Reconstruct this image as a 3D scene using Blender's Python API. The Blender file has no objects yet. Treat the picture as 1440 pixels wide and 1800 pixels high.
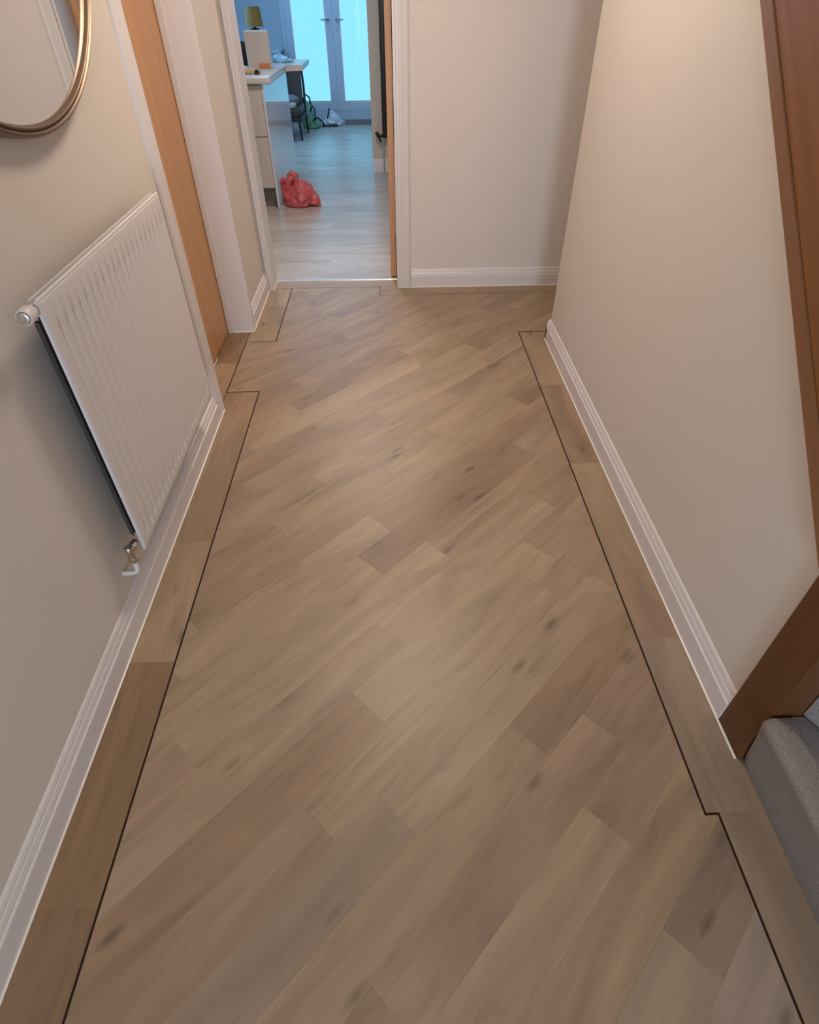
import bpy, bmesh, math, random
from mathutils import Vector, Matrix, noise

# ------------------------------------------------------------------ camera, light, exposure
scn = bpy.context.scene
COL = scn.collection
RIGHT = Vector((0.99948202, -0.03144082, -0.00686813))
DOWN = Vector((-0.02616785, -0.66974194, -0.74213272))
FWD = Vector((0.01873339, 0.74192803, -0.67021777))
cam_d = bpy.data.cameras.new('camera')
cam = bpy.data.objects.new('camera', cam_d)
COL.objects.link(cam)
m = Matrix.Identity(4)
for i in range(3):
    m[i][0], m[i][1], m[i][2] = RIGHT[i], -DOWN[i], -FWD[i]
m.translation = (0, 0, 1.4)
cam.matrix_world = m
cam_d.sensor_fit = 'VERTICAL'
cam_d.sensor_height = 36
cam_d.lens = 36 * 1022.41 / 1800
cam_d.clip_start = 0.02
scn.camera = cam

w = bpy.data.worlds.new('world')
scn.world = w
w.use_nodes = True
w.node_tree.nodes['Background'].inputs[0].default_value = (0.75, 0.87, 1.0, 1)
w.node_tree.nodes['Background'].inputs[1].default_value = 0.6

vs = scn.view_settings
vs.view_transform = 'Standard'
vs.look = 'None'
vs.gamma = 1
vs.use_curve_mapping = False
vs.exposure = 0.12


def area(name, loc, target, sx, sy, power, col, shape='RECTANGLE'):
    l = bpy.data.lights.new(name, 'AREA')
    l.shape = shape
    l.size = sx
    l.size_y = sy
    l.energy = power
    l.color = col
    o = bpy.data.objects.new(name, l)
    COL.objects.link(o)
    o.location = loc
    o.rotation_euler = (Vector(target) - Vector(loc)).to_track_quat('-Z', 'Y').to_euler()
    return o


# warm ceiling light in the hall, daylight through the front door behind the camera
area('hall_ceiling_light', (0.05, 2.30, 2.37), (0.05, 2.30, 0), 0.45, 0.45, 23, (1.0, 0.81, 0.635), 'DISK')
area('front_door_daylight', (0.05, -3.15, 0.85), (0.05, 4, 1.05), 0.62, 1.4, 66, (0.74, 0.85, 1.0))
# cool side fill added to brighten the kitchen; its left wall has no window
area('kitchen_side_fill', (-2.5, 6.9, 1.6), (0, 7.2, 0.6), 1.6, 1.1, 45, (0.26, 0.60, 1.0))
area('kitchen_top_fill', (-0.9, 8.2, 2.38), (-0.9, 8.2, 0), 1.4, 1.6, 30, (0.26, 0.60, 1.0))  # added overhead fill for the kitchen; the ceiling has no rooflight
area('kitchen_ceiling_light', (-0.2, 4.5, 2.36), (-0.2, 4.5, 0), 0.3, 0.3, 24, (1.0, 0.88, 0.78), 'DISK')

random.seed(7)


# ------------------------------------------------------------------ materials
def lin(r, g, b):
    f = lambda c: c / 12.92 if c <= 0.04045 else ((c + 0.055) / 1.055) ** 2.4
    return (f(r / 255), f(g / 255), f(b / 255), 1)


def mat(name, col, rough=0.5, metal=0.0, spec=0.5, noise_amt=0.0, noise_scale=20, bump=0.0, bump_scale=200, coat=0.0):
    m = bpy.data.materials.new(name)
    m.use_nodes = True
    nt = m.node_tree
    b = nt.nodes['Principled BSDF']
    c = tuple(col[:3]) + (1,)
    b.inputs['Base Color'].default_value = c
    b.inputs['Roughness'].default_value = rough
    b.inputs['Metallic'].default_value = metal
    b.inputs['Specular IOR Level'].default_value = spec
    b.inputs['Coat Weight'].default_value = coat
    b.inputs['Coat Roughness'].default_value = 0.06
    tc = nt.nodes.new('ShaderNodeTexCoord')
    if noise_amt:
        n = nt.nodes.new('ShaderNodeTexNoise')
        n.inputs['Scale'].default_value = noise_scale
        n.inputs['Detail'].default_value = 4
        nt.links.new(tc.outputs['Object'], n.inputs['Vector'])
        mp = nt.nodes.new('ShaderNodeMapRange')
        mp.inputs['To Min'].default_value = 1 - noise_amt
        mp.inputs['To Max'].default_value = 1 + noise_amt
        nt.links.new(n.outputs['Fac'], mp.inputs['Value'])
        hv = nt.nodes.new('ShaderNodeHueSaturation')
        hv.inputs['Color'].default_value = c
        nt.links.new(mp.outputs[0], hv.inputs['Value'])
        nt.links.new(hv.outputs[0], b.inputs['Base Color'])
    if bump:
        n2 = nt.nodes.new('ShaderNodeTexNoise')
        n2.inputs['Scale'].default_value = bump_scale
        n2.inputs['Detail'].default_value = 3
        nt.links.new(tc.outputs['Object'], n2.inputs['Vector'])
        bp = nt.nodes.new('ShaderNodeBump')
        bp.inputs['Strength'].default_value = bump
        bp.inputs['Distance'].default_value = 0.002
        nt.links.new(n2.outputs['Fac'], bp.inputs['Height'])
        nt.links.new(bp.outputs[0], b.inputs['Normal'])
    return m


def wood_mat(name, c1, c2, rot=(0, 0, 0), scale=(30, 30, 1.6), rough=0.4, spec=0.4):
    """Straight-grained oak; the grain runs along local Z after ROT."""
    m = mat(name, c1, rough, spec=spec)
    nt = m.node_tree
    b = nt.nodes['Principled BSDF']
    tc = nt.nodes.new('ShaderNodeTexCoord')
    r = nt.nodes.new('ShaderNodeMapping')
    r.inputs['Rotation'].default_value = rot
    s = nt.nodes.new('ShaderNodeMapping')
    s.inputs['Scale'].default_value = scale
    nt.links.new(tc.outputs['Object'], r.inputs[0])
    nt.links.new(r.outputs[0], s.inputs[0])
    n = nt.nodes.new('ShaderNodeTexNoise')
    n.inputs['Scale'].default_value = 1
    n.inputs['Detail'].default_value = 5
    n.inputs['Roughness'].default_value = 0.6
    n.inputs['Distortion'].default_value = 0.6
    nt.links.new(s.outputs[0], n.inputs['Vector'])
    cr = nt.nodes.new('ShaderNodeValToRGB')
    cr.color_ramp.elements[0].position = 0.3
    cr.color_ramp.elements[1].position = 0.72
    cr.color_ramp.elements[0].color = tuple(c2[:3]) + (1,)
    cr.color_ramp.elements[1].color = tuple(c1[:3]) + (1,)
    nt.links.new(n.outputs['Fac'], cr.inputs[0])
    nt.links.new(cr.outputs[0], b.inputs['Base Color'])
    return m


def plank_mat(name, rough=0.42, knots=True):
    """Oak-look vinyl plank: tone from the plank object's own colour, grain along U."""
    m = mat(name, (0.4, 0.3, 0.2), rough, spec=0.45)
    nt = m.node_tree
    N, L = nt.nodes, nt.links
    b = N['Principled BSDF']
    uv = N.new('ShaderNodeUVMap')
    oi = N.new('ShaderNodeObjectInfo')

    def nz(sc, detail, dist, rgh=0.55):
        mp = N.new('ShaderNodeMapping')
        mp.inputs['Scale'].default_value = sc
        L.new(uv.outputs[0], mp.inputs[0])
        n = N.new('ShaderNodeTexNoise')
        n.inputs['Scale'].default_value = 1
        n.inputs['Detail'].default_value = detail
        n.inputs['Distortion'].default_value = dist
        n.inputs['Roughness'].default_value = rgh
        L.new(mp.outputs[0], n.inputs['Vector'])
        return n.outputs['Fac']

    def rng(x, a, bb, lo, hi):
        r = N.new('ShaderNodeMapRange')
        r.inputs['From Min'].default_value = a
        r.inputs['From Max'].default_value = bb
        r.inputs['To Min'].default_value = lo
        r.inputs['To Max'].default_value = hi
        L.new(x, r.inputs['Value'])
        return r.outputs[0]

    def mul(a, bb):
        q = N.new('ShaderNodeMath')
        q.operation = 'MULTIPLY'
        L.new(a, q.inputs[0])
        L.new(bb, q.inputs[1])
        return q.outputs[0]

    broad = rng(nz((1.7, 9, 1), 3, 0.9), 0.28, 0.72, 0.78, 1.19)
    fine = rng(nz((7, 75, 1), 4, 0.5), 0.3, 0.7, 0.94, 1.05)
    streak = rng(nz((2.6, 22, 1), 3, 1.6), 0.56, 0.76, 1.0, 0.78)
    v = mul(mul(broad, fine), streak)
    if knots:
        mp = N.new('ShaderNodeMapping')
        mp.inputs['Scale'].default_value = (4.6, 13, 1)
        L.new(uv.outputs[0], mp.inputs[0])
        vo = N.new('ShaderNodeTexVoronoi')
        vo.inputs['Scale'].default_value = 1
        L.new(mp.outputs[0], vo.inputs['Vector'])
        sep = N.new('ShaderNodeSeparateColor')
        L.new(vo.outputs['Color'], sep.inputs[0])
        has = rng(sep.outputs[0], 0.62, 0.66, 0, 1)
        spot = rng(vo.outputs['Distance'], 0.02, 0.20, 0.50, 0)
        k = mul(has, spot)
        inv = N.new('ShaderNodeMath')
        inv.operation = 'SUBTRACT'
        inv.inputs[0].default_value = 1
        L.new(k, inv.inputs[1])
        v = mul(v, inv.outputs[0])
    hv = N.new('ShaderNodeHueSaturation')
    L.new(oi.outputs['Color'], hv.inputs['Color'])
    L.new(v, hv.inputs['Value'])
    L.new(hv.outputs[0], b.inputs['Base Color'])
    bp = N.new('ShaderNodeBump')
    bp.inputs['Strength'].default_value = 0.05
    bp.inputs['Distance'].default_value = 0.001
    L.new(nz((7, 75, 1), 4, 0.5), bp.inputs['Height'])
    L.new(bp.outputs[0], b.inputs['Normal'])
    return m


def emit(name, col, s):
    m = bpy.data.materials.new(name)
    m.use_nodes = True
    nt = m.node_tree
    nt.nodes.clear()
    e = nt.nodes.new('ShaderNodeEmission')
    e.inputs[0].default_value = tuple(col[:3]) + (1,)
    e.inputs[1].default_value = s
    o = nt.nodes.new('ShaderNodeOutputMaterial')
    nt.links.new(e.outputs[0], o.inputs[0])
    return m


def glass_mat(name):
    m = bpy.data.materials.new(name)
    m.use_nodes = True
    nt = m.node_tree
    nt.nodes.clear()
    t = nt.nodes.new('ShaderNodeBsdfTransparent')
    g = nt.nodes.new('ShaderNodeBsdfGlossy')
    g.inputs['Roughness'].default_value = 0.02
    f = nt.nodes.new('ShaderNodeFresnel')
    f.inputs['IOR'].default_value = 1.45
    x = nt.nodes.new('ShaderNodeMixShader')
    o = nt.nodes.new('ShaderNodeOutputMaterial')
    nt.links.new(f.outputs[0], x.inputs[0])
    nt.links.new(t.outputs[0], x.inputs[1])
    nt.links.new(g.outputs[0], x.inputs[2])
    nt.links.new(x.outputs[0], o.inputs[0])
    return m


M = {}
M['wall'] = mat('cream_wall_paint', (0.66, 0.607, 0.56), 0.75, spec=0.3, noise_amt=0.02, noise_scale=3, bump=0.03, bump_scale=350)
M['wall_back'] = mat('off_white_wall_paint', (0.70, 0.645, 0.615), 0.75, spec=0.3, noise_amt=0.02, noise_scale=3, bump=0.03, bump_scale=350)
M['kitchen_wall'] = mat('grey_blue_wall_paint', (0.40, 0.44, 0.50), 0.75, spec=0.3)
M['nib_wall'] = mat('beige_wall_paint', (0.60, 0.525, 0.455), 0.75, spec=0.3)
M['ceiling'] = mat('ceiling_paint', (0.80, 0.78, 0.74), 0.85)
M['white'] = mat('white_satin_paint', (0.70, 0.665, 0.67), 0.32, spec=0.45)
M['bead'] = mat('white_sealant', (0.86, 0.81, 0.74), 0.3, spec=0.5)
M['rad'] = mat('radiator_enamel', (0.66, 0.635, 0.64), 0.42, spec=0.5)
M['rad_dark'] = mat('shaded_radiator_fin', (0.05, 0.05, 0.053), 0.5)  # fins coloured dark to stand in for shade behind the panel
M['chrome'] = mat('chrome', (0.62, 0.58, 0.55), 0.16, metal=1)
M['plug'] = mat('nickel_plug', (0.52, 0.48, 0.42), 0.35, metal=0.7)
M['bronze'] = mat('aged_bronze', (0.21, 0.145, 0.105), 0.38, metal=0.75, noise_amt=0.12, noise_scale=30)
M['bronze_dark'] = mat('dark_bronze_groove', (0.045, 0.025, 0.014), 0.5, metal=0.5)
M['mirror'] = mat('mirror_silver', (0.80, 0.81, 0.80), 0.012, metal=1)
M['oak_door'] = wood_mat('oak_door_veneer', (0.60, 0.325, 0.155), (0.50, 0.255, 0.115), scale=(38, 38, 1.3), rough=0.38)
M['oak_rail'] = wood_mat('oak_door_cross_grain', (0.40, 0.18, 0.08), (0.32, 0.14, 0.055), scale=(38, 1.3, 38), rough=0.38)
M['oak_newel'] = wood_mat('shaded_oak_post', (0.125, 0.050, 0.016), (0.10, 0.038, 0.011), scale=(40, 40, 1.5), rough=0.42)  # oak darkened in its colour for the shade the post stands in
SL = math.atan(0.893)
M['oak_string'] = wood_mat('stained_oak_board', (0.26, 0.108, 0.036), (0.205, 0.082, 0.026), rot=((math.pi / 2 - SL), 0, 0), scale=(40, 40, 1.5), rough=0.4)
M['oak_trim'] = wood_mat('stained_oak_cover_strip', (0.27, 0.128, 0.06), (0.215, 0.098, 0.044), rot=((math.pi / 2 - SL), 0, 0), scale=(40, 40, 1.5), rough=0.4)
M['inlay'] = mat('dark_walnut_strip', (0.022, 0.0075, 0.004), 0.6, spec=0.2)
M['sub'] = mat('floor_base', (0.16, 0.11, 0.075), 0.8)
M['plank'] = plank_mat('oak_look_plank', 0.40)
M['kplank'] = plank_mat('kitchen_oak_look_plank', 0.33)
M['kplank'].node_tree.nodes['Principled BSDF'].inputs['Specular IOR Level'].default_value = 0.8
M['alu'] = mat('brushed_aluminium', (0.82, 0.80, 0.77), 0.28, metal=1)
M['carpet'] = mat('grey_carpet', (0.27, 0.25, 0.24), 0.95, spec=0.1, noise_amt=0.55, noise_scale=260, bump=1.0, bump_scale=300)
M['gloss'] = mat('gloss_white_panel', (0.62, 0.61, 0.65), 0.05, spec=0.6)
M['drawer'] = mat('gloss_cream_front', (0.56, 0.49, 0.44), 0.22, spec=0.5)
M['plinth'] = mat('plinth_grey', (0.17, 0.155, 0.13), 0.4)
M['worktop'] = mat('pale_worktop', (0.58, 0.53, 0.48), 0.25, noise_amt=0.05, noise_scale=60)
M['upvc'] = mat('white_plastic_frame', (0.44, 0.50, 0.58), 0.3)
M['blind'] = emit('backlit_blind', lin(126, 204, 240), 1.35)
M['blind_line'] = mat('blind_rail', (0.75, 0.78, 0.80), 0.4)
M['glass'] = glass_mat('clear_glass')
M['steel'] = mat('satin_steel', (0.30, 0.33, 0.36), 0.3, metal=1)
M['black'] = mat('black_satin', (0.012, 0.011, 0.011), 0.35)
M['leather'] = mat('dark_brown_leather', (0.035, 0.022, 0.018), 0.45)
M['dark_wood'] = mat('dark_stained_wood', (0.014, 0.012, 0.014), 0.4)
M['redbag'] = mat('red_plastic_film', (0.52, 0.088, 0.09), 0.36, spec=0.6, noise_amt=0.1, noise_scale=16)
M['green'] = mat('green_plastic_film', (0.17, 0.38, 0.26), 0.45, noise_amt=0.5, noise_scale=18)
M['paleplastic'] = mat('white_plastic_film', (0.62, 0.66, 0.70), 0.35, noise_amt=0.15, noise_scale=20)
M['blueplastic'] = mat('pale_blue_plastic_film', (0.28, 0.50, 0.62), 0.3, noise_amt=0.3, noise_scale=30)
M['card'] = mat('cream_card', (0.58, 0.50, 0.44), 0.6)
M['card_side'] = mat('white_card', (0.74, 0.72, 0.70), 0.5)
M['orange'] = mat('orange_print', (0.62, 0.22, 0.09), 0.5)
M['tan'] = mat('tan_paper', (0.52, 0.36, 0.20), 0.6, noise_amt=0.25, noise_scale=40)
M['yellow_shade'] = mat('mustard_lampshade', (0.24, 0.19, 0.06), 0.8, noise_amt=0.06, noise_scale=80)
M['lamp_base'] = mat('dark_ceramic', (0.03, 0.025, 0.025), 0.3)
M['mat'] = mat('brown_coir', (0.22, 0.14, 0.125), 0.95, noise_amt=0.5, noise_scale=120, bump=0.8, bump_scale=300)
M['beigecloth'] = mat('beige_cloth', (0.45, 0.36, 0.30), 0.9)
M['redcloth'] = mat('dark_red_cloth', (0.20, 0.03, 0.03), 0.9)
M['greycloth'] = mat('grey_cloth', (0.18, 0.17, 0.18), 0.9)
M['side_cab'] = mat('pale_cabinet_paint', (0.38, 0.43, 0.50), 0.4)


# ------------------------------------------------------------------ mesh helpers
class MB:
    def __init__(s):
        s.bm = bmesh.new()

    def box(s, x0, x1, y0, y1, z0, z1, bev=0.0, seg=2):
        r = bmesh.ops.create_cube(s.bm, size=1)
        for v in r['verts']:
            v.co = Vector(((x0 + x1) / 2 + v.co.x * (x1 - x0), (y0 + y1) / 2 + v.co.y * (y1 - y0), (z0 + z1) / 2 + v.co.z * (z1 - z0)))
        if bev:
            es = list({e for v in r['verts'] for e in v.link_edges})
            bmesh.ops.bevel(s.bm, geom=es, offset=bev, segments=seg, affect='EDGES', profile=0.5)
        return s

    def extrude(s, prof, org, u, v, wv):
        """prof: 2D loop (a,b) -> org + a*u + b*v, swept along vector wv."""
        org, u, v, wv = Vector(org), Vector(u), Vector(v), Vector(wv)
        a = [s.bm.verts.new(org + u * p[0] + v * p[1]) for p in prof]
        b = [s.bm.verts.new(org + u * p[0] + v * p[1] + wv) for p in prof]
        n = len(prof)
        for i in range(n):
            s.bm.faces.new((a[i], a[(i + 1) % n], b[(i + 1) % n], b[i]))
        s.bm.faces.new(list(reversed(a)))
        s.bm.faces.new(b)
        return s

    def tube(s, pts, rad, seg=12):
        pts = [Vector(p) for p in pts]
        rs = rad if isinstance(rad, (list, tuple)) else [rad] * len(pts)
        rings = []
        prev = None
        for i, p in enumerate(pts):
            t = (pts[min(i + 1, len(pts) - 1)] - pts[max(i - 1, 0)]).normalized()
            if prev is None:
                a = t.orthogonal().normalized()
            else:
                a = (prev - t * prev.dot(t)).normalized()
            prev = a
            b = t.cross(a)
            rings.append([s.bm.verts.new(p + (a * math.cos(2 * math.pi * k / seg) + b * math.sin(2 * math.pi * k / seg)) * rs[i]) for k in range(seg)])
        for A, B in zip(rings, rings[1:]):
            for k in range(seg):
                s.bm.faces.new((A[k], A[(k + 1) % seg], B[(k + 1) % seg], B[k]))
        s.bm.faces.new(list(reversed(rings[0])))
        s.bm.faces.new(rings[-1])
        return s

    def lathe(s, prof, org, axis=(0, 0, 1), seg=32, caps=True):
        """prof: (radius, height) list along AXIS from ORG."""
        ax = Vector(axis).normalized()
        a = ax.orthogonal().normalized()
        b = ax.cross(a)
        org = Vector(org)
        rings = []
        for r, h in prof:
            rings.append([s.bm.verts.new(org + ax * h + (a * math.cos(2 * math.pi * k / seg) + b * math.sin(2 * math.pi * k / seg)) * max(r, 1e-4)) for k in range(seg)])
        for A, B in zip(rings, rings[1:]):
            for k in range(seg):
                s.bm.faces.new((A[k], A[(k + 1) % seg], B[(k + 1) % seg], B[k]))
        if caps:
            s.bm.faces.new(list(reversed(rings[0])))
            s.bm.faces.new(rings[-1])
        else:
            for k in range(seg):
                s.bm.faces.new((rings[-1][k], rings[-1][(k + 1) % seg], rings[0][(k + 1) % seg], rings[0][k]))
        return s

    def build(s, name, material, parent=None, smooth=False, kind=None, label=None, loc=None):
        bmesh.ops.recalc_face_normals(s.bm, faces=s.bm.faces)
        me = bpy.data.meshes.new(name)
        s.bm.to_mesh(me)
        s.bm.free()
        me.materials.append(material)
        if smooth:
            for p in me.polygons:
                p.use_smooth = True
            me.set_sharp_from_angle(angle=math.radians(38))
        o = bpy.data.objects.new(name, me)
        COL.objects.link(o)
        if parent is not None:
            o.parent = parent
            # parts are modelled in world coordinates; bring them into the thing's frame
            inv = Matrix.Translation(-WORLD.get(parent.name, Vector((0, 0, 0))))
            me.transform(inv)
            WORLD[o.name] = WORLD.get(parent.name, Vector((0, 0, 0))).copy()
        elif loc is not None:
            me.transform(Matrix.Translation(-Vector(loc)))
            o.location = loc
            WORLD[o.name] = Vector(loc)
        if kind:
            o['kind'] = kind
        if label:
            o['label'] = label
        return o


WORLD = {}


def thing(name, label, cat, loc, group=None, kind=None):
    o = bpy.data.objects.new(name, None)
    o.empty_display_size = 0.05
    COL.objects.link(o)
    o.location = loc
    WORLD[o.name] = Vector(loc)
    o['label'] = label
    o['category'] = cat
    if group:
        o['group'] = group
    if kind:
        o['kind'] = kind
    return o


def tag(o, label, cat, kind=None):
    o['label'] = label
    o['category'] = cat
    if kind:
        o['kind'] = kind
    return o


def struct(o, label, cat):
    return tag(o, label, cat, 'structure')


# ------------------------------------------------------------------ main dimensions (metres, camera stands at x=0 y=0)
XL, XR = -0.783, 0.820           # hall wall faces
YB = 3.665                       # back wall face
YN = -3.20                       # behind the camera
ZC = 2.40
IN_L, IN_R = -0.6365, 0.679      # inlay lines
DOOR0, DOOR1 = 2.262, 3.060      # left door opening
KX0, KX1 = -0.741, 0.030         # kitchen opening

# ------------------------------------------------------------------ walls and ceiling
b = MB()
b.box(-0.93, XL, YN, DOOR0, 0, ZC)
b.box(-0.93, XL, DOOR1, 3.80, 0, ZC)
b.box(-0.93, XL, DOOR0, DOOR1, 2.03, ZC)
wl = struct(b.build('wall_left', M['wall']), 'cream painted hall wall carrying the round mirror and radiator', 'wall')

b = MB()
b.box(XL, KX0 - 0.02, YB, 3.80, 0, ZC)
b.box(KX1 + 0.025, 2.0, YB, 3.80, 0, ZC)
b.box(KX0 - 0.02, KX1 + 0.025, YB, 3.80, 2.03, ZC)
struct(b.build('wall_back', M['wall_back']), 'off-white end wall beside the kitchen doorway', 'wall')

b = MB()
LZ = lambda y: 0.733 + 0.893 * (y - 0.906)
b.extrude([(0.728, 0), (2.89, 0), (2.89, ZC), (2.80, ZC), (0.728, LZ(0.728) + 0.03)], (XR, 0, 0), (0, 1, 0), (0, 0, 1), (0.10, 0, 0))
struct(b.build('wall_right', M['wall']), 'cream wall under the stairs with the sloping oak board along its top', 'wall')

b = MB()
b.box(1.68, 1.78, -0.34, 3.80, 0, ZC)
struct(b.build('wall_stairs', M['wall']), 'cream wall on the far side of the stairs', 'wall')
b = MB()
b.box(XR, 1.78, -0.34, -0.24, 0, ZC)
b.box(XR, 0.92, YN, -0.34, 0, ZC)
struct(b.build('wall_near', M['wall']), 'cream wall beside the foot of the stairs', 'wall')
b = MB()
b.box(-0.93, 0.92, YN - 0.10, YN, 0, ZC)
struct(b.build('wall_front', M['wall']), 'cream wall around the front door', 'wall')
b = MB()
b.box(-0.93, 2.0, YN - 0.1, 3.80, ZC, ZC + 0.08)
b.box(-2.7, 1.8, 3.80, 10.0, ZC, ZC + 0.08)
struct(b.build('ceiling', M['ceiling']), 'plain white ceiling over hall and kitchen', 'ceiling')

# kitchen shell
b = MB()
b.box(-2.7, -2.6, 3.80, 10.0, 0, ZC)
struct(b.build('wall_kitchen_left', M['kitchen_wall']), 'grey-blue side wall of the kitchen', 'wall')
b = MB()
b.box(-2.6, -0.93, 3.70, 3.80, 0, ZC)
struct(b.build('wall_kitchen_front', M['kitchen_wall']), 'kitchen wall beside the hall doorway', 'wall')
b = MB()
b.box(-2.6, -1.345, 9.82, 9.94, 0, ZC)
b.box(-0.025, 1.7, 9.82, 9.94, 0, ZC)
b.box(-1.345, -0.025, 9.82, 9.94, 2.14, ZC)
struct(b.build('wall_kitchen_back', M['kitchen_wall']), 'grey-blue far kitchen wall around the glazed double doors', 'wall')
b = MB()
b.box(-0.165, 1.6, 6.775, 6.875, 0, ZC)
struct(b.build('wall_kitchen_right', M['nib_wall']), 'beige wall end on the right of the kitchen floor', 'wall')
b = MB()
b.box(1.6, 1.7, 3.80, 9.94, 0, ZC)
struct(b.build('wall_kitchen_side', M['kitchen_wall']), 'kitchen wall out of sight behind the beige wall end', 'wall')

# ------------------------------------------------------------------ floor: diagonal planks, inlay strip, border planks
b = MB()
b.box(-0.95, 2.0, YN, 3.80, -0.08, -0.004)
floor = struct(b.build('floor', M['sub']), 'hall floor of diagonal oak-look planks framed by a dark inlay line', 'floor')
b = MB()
b.box(-2.6, 1.6, 3.80, 9.94, -0.08, -0.004)
kfloor = struct(b.build('floor_kitchen', M['sub']), 'kitchen floor of wide oak-look planks laid across the room', 'floor')


def clip(poly, a, bb, c):
    """keep the side a*x+bb*y <= c"""
    out = []
    n = len(poly)
    for i in range(n):
        p, q = poly[i], poly[(i + 1) % n]
        dp, dq = a * p[0] + bb * p[1] - c, a * q[0] + bb * q[1] - c
        if dp <= 0:
            out.append(p)
        if dp * dq < 0:
            t = dp / (dp - dq)
            out.append((p[0] + t * (q[0] - p[0]), p[1] + t * (q[1] - p[1])))
    return out


def poly_area(p):
    return 0.5 * sum(p[i][0] * p[(i + 1) % len(p)][1] - p[(i + 1) % len(p)][0] * p[i][1] for i in range(len(p)))


def slab(name, poly, parent, material, color, du=(1, 0), off=None, z1=0.0, th=0.004):
    """thin plank from a 2D outline, with UVs in metres along the grain direction du"""
    off = off or (random.uniform(0, 90), random.uniform(0, 90))
    bm = bmesh.new()
    uvl = bm.loops.layers.uv.new('UVMap')
    z1 = z1 + random.uniform(-0.00008, 0.00008)
    for pp in (poly if isinstance(poly[0], list) else [poly]):
        top = [bm.verts.new((x, y, z1)) for x, y in pp]
        bot = [bm.verts.new((x, y, z1 - th)) for x, y in pp]
        n = len(pp)
        bm.faces.new(top)
        for i in range(n):
            bm.faces.new((top[i], bot[i], bot[(i + 1) % n], top[(i + 1) % n]))
    for f in bm.faces:
        for l in f.loops:
            x, y = l.vert.co.x, l.vert.co.y
            l[uvl].uv = (x * du[0] + y * du[1] + off[0], -x * du[1] + y * du[0] + off[1])
    me = bpy.data.meshes.new(name)
    bm.to_mesh(me)
    bm.free()
    me.materials.append(material)
    o = bpy.data.objects.new(name, me)
    COL.objects.link(o)
    o.parent = parent
    o.color = tuple(color) + (1,)
    return o


TONE, SOFT, MEAN = 0.78, 0.60, (0.43, 0.303, 0.192)


def tone_of(c, g):
    return tuple((m_ + (v - m_) * SOFT) * TONE * g for v, m_ in zip(c, MEAN))


LIGHT = [(0.475, 0.355, 0.235), (0.46, 0.345, 0.24), (0.49, 0.37, 0.25)]
MID = [(0.425, 0.305, 0.205), (0.415, 0.30, 0.195), (0.43, 0.30, 0.215)]
DARK = [(0.355, 0.235, 0.155), (0.345, 0.225, 0.155), (0.37, 0.245, 0.16)]
GREY = [(0.355, 0.28, 0.22), (0.38, 0.30, 0.24)]
PINK = [(0.40, 0.275, 0.205), (0.41, 0.28, 0.20)]

Y_S1, Y_S2, X_DR = 2.417, 2.935, -0.788
field = [(IN_L, YN), (IN_R + 0.030, YN), (IN_R + 0.030, 0.4995), (IN_R, 0.4995), (IN_R, 2.993), (1.68, 2.993), (1.68, 3.535),
         (-0.080, 3.535), (-0.080, 3.671), (-0.6305, 3.671), (-0.6305, Y_S2), (X_DR, Y_S2), (X_DR, Y_S1), (IN_L, Y_S1)]
# the same field cut into rectangles
RECTS = [(IN_L, IN_R + 0.030, YN, 0.4995), (IN_L, IN_R, 0.4995, Y_S1), (X_DR, IN_R, Y_S1, Y_S2), (-0.6305, IN_R, Y_S2, 2.993),
         (-0.6305, 1.68, 2.993, 3.535), (-0.6305, -0.080, 3.535, 3.671)]
R2 = math.sqrt(0.5)
P0, PW = 0.566, 0.120
GAP = 0.00010
# joints along the strips that the photograph shows: strip -> [(u of joint, tone after it)...], tone before the first
KNOWN = {
    0: (MID, [(-0.42, DARK), (0.492, LIGHT), (1.28, MID)]),
    -1: (MID, [(-0.50, PINK), (0.22, LIGHT), (1.15, MID)]),
    -2: (MID, [(-0.60, GREY), (0.352, LIGHT), (1.30, MID)]),
    -3: (GREY, [(-0.30, LIGHT), (0.706, DARK), (1.50, MID)]),
    -4: (GREY, [(0.10, MID), (0.86, PINK), (1.6, MID)]),
    -5: (GREY, [(-0.15, LIGHT), (0.66, PINK)]),
    -6: (GREY, [(0.02, MID), (0.93, MID)]),
    -7: (LIGHT, [(-0.30, GREY), (0.562, [(0.26, 0.20, 0.16)])]),
    -8: (GREY, [(0.30, [(0.41, 0.345, 0.30)]), (1.1, MID)]),
    1: (MID, [(-0.25, LIGHT), (0.70, LIGHT), (1.50, MID)]),
    2: (MID, [(0.10, LIGHT), (1.050, MID), (1.9, LIGHT)]),
    3: (MID, [(0.02, LIGHT), (0.848, DARK), (1.72, LIGHT)]),
    4: (MID, [(0.20, LIGHT), (1.010, DARK), (2.05, MID)]),
    5: (PINK, [(1.24, LIGHT), (2.010, DARK)]),
    6: (DARK, [(0.75, MID), (1.56, LIGHT), (2.3, MID)]),
    7: (MID, [(1.02, LIGHT), (1.85, MID)]),
    8: (DARK, [(0.80, PINK), (1.50, LIGHT), (2.2, LIGHT)]),
    9: (MID, [(1.25, LIGHT), (2.292, DARK)]),
    10: (DARK, [(0.967, LIGHT), (1.95, MID)]),
    11: (PINK, [(1.286, DARK), (2.0, LIGHT), (2.7, MID)]),
}
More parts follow.
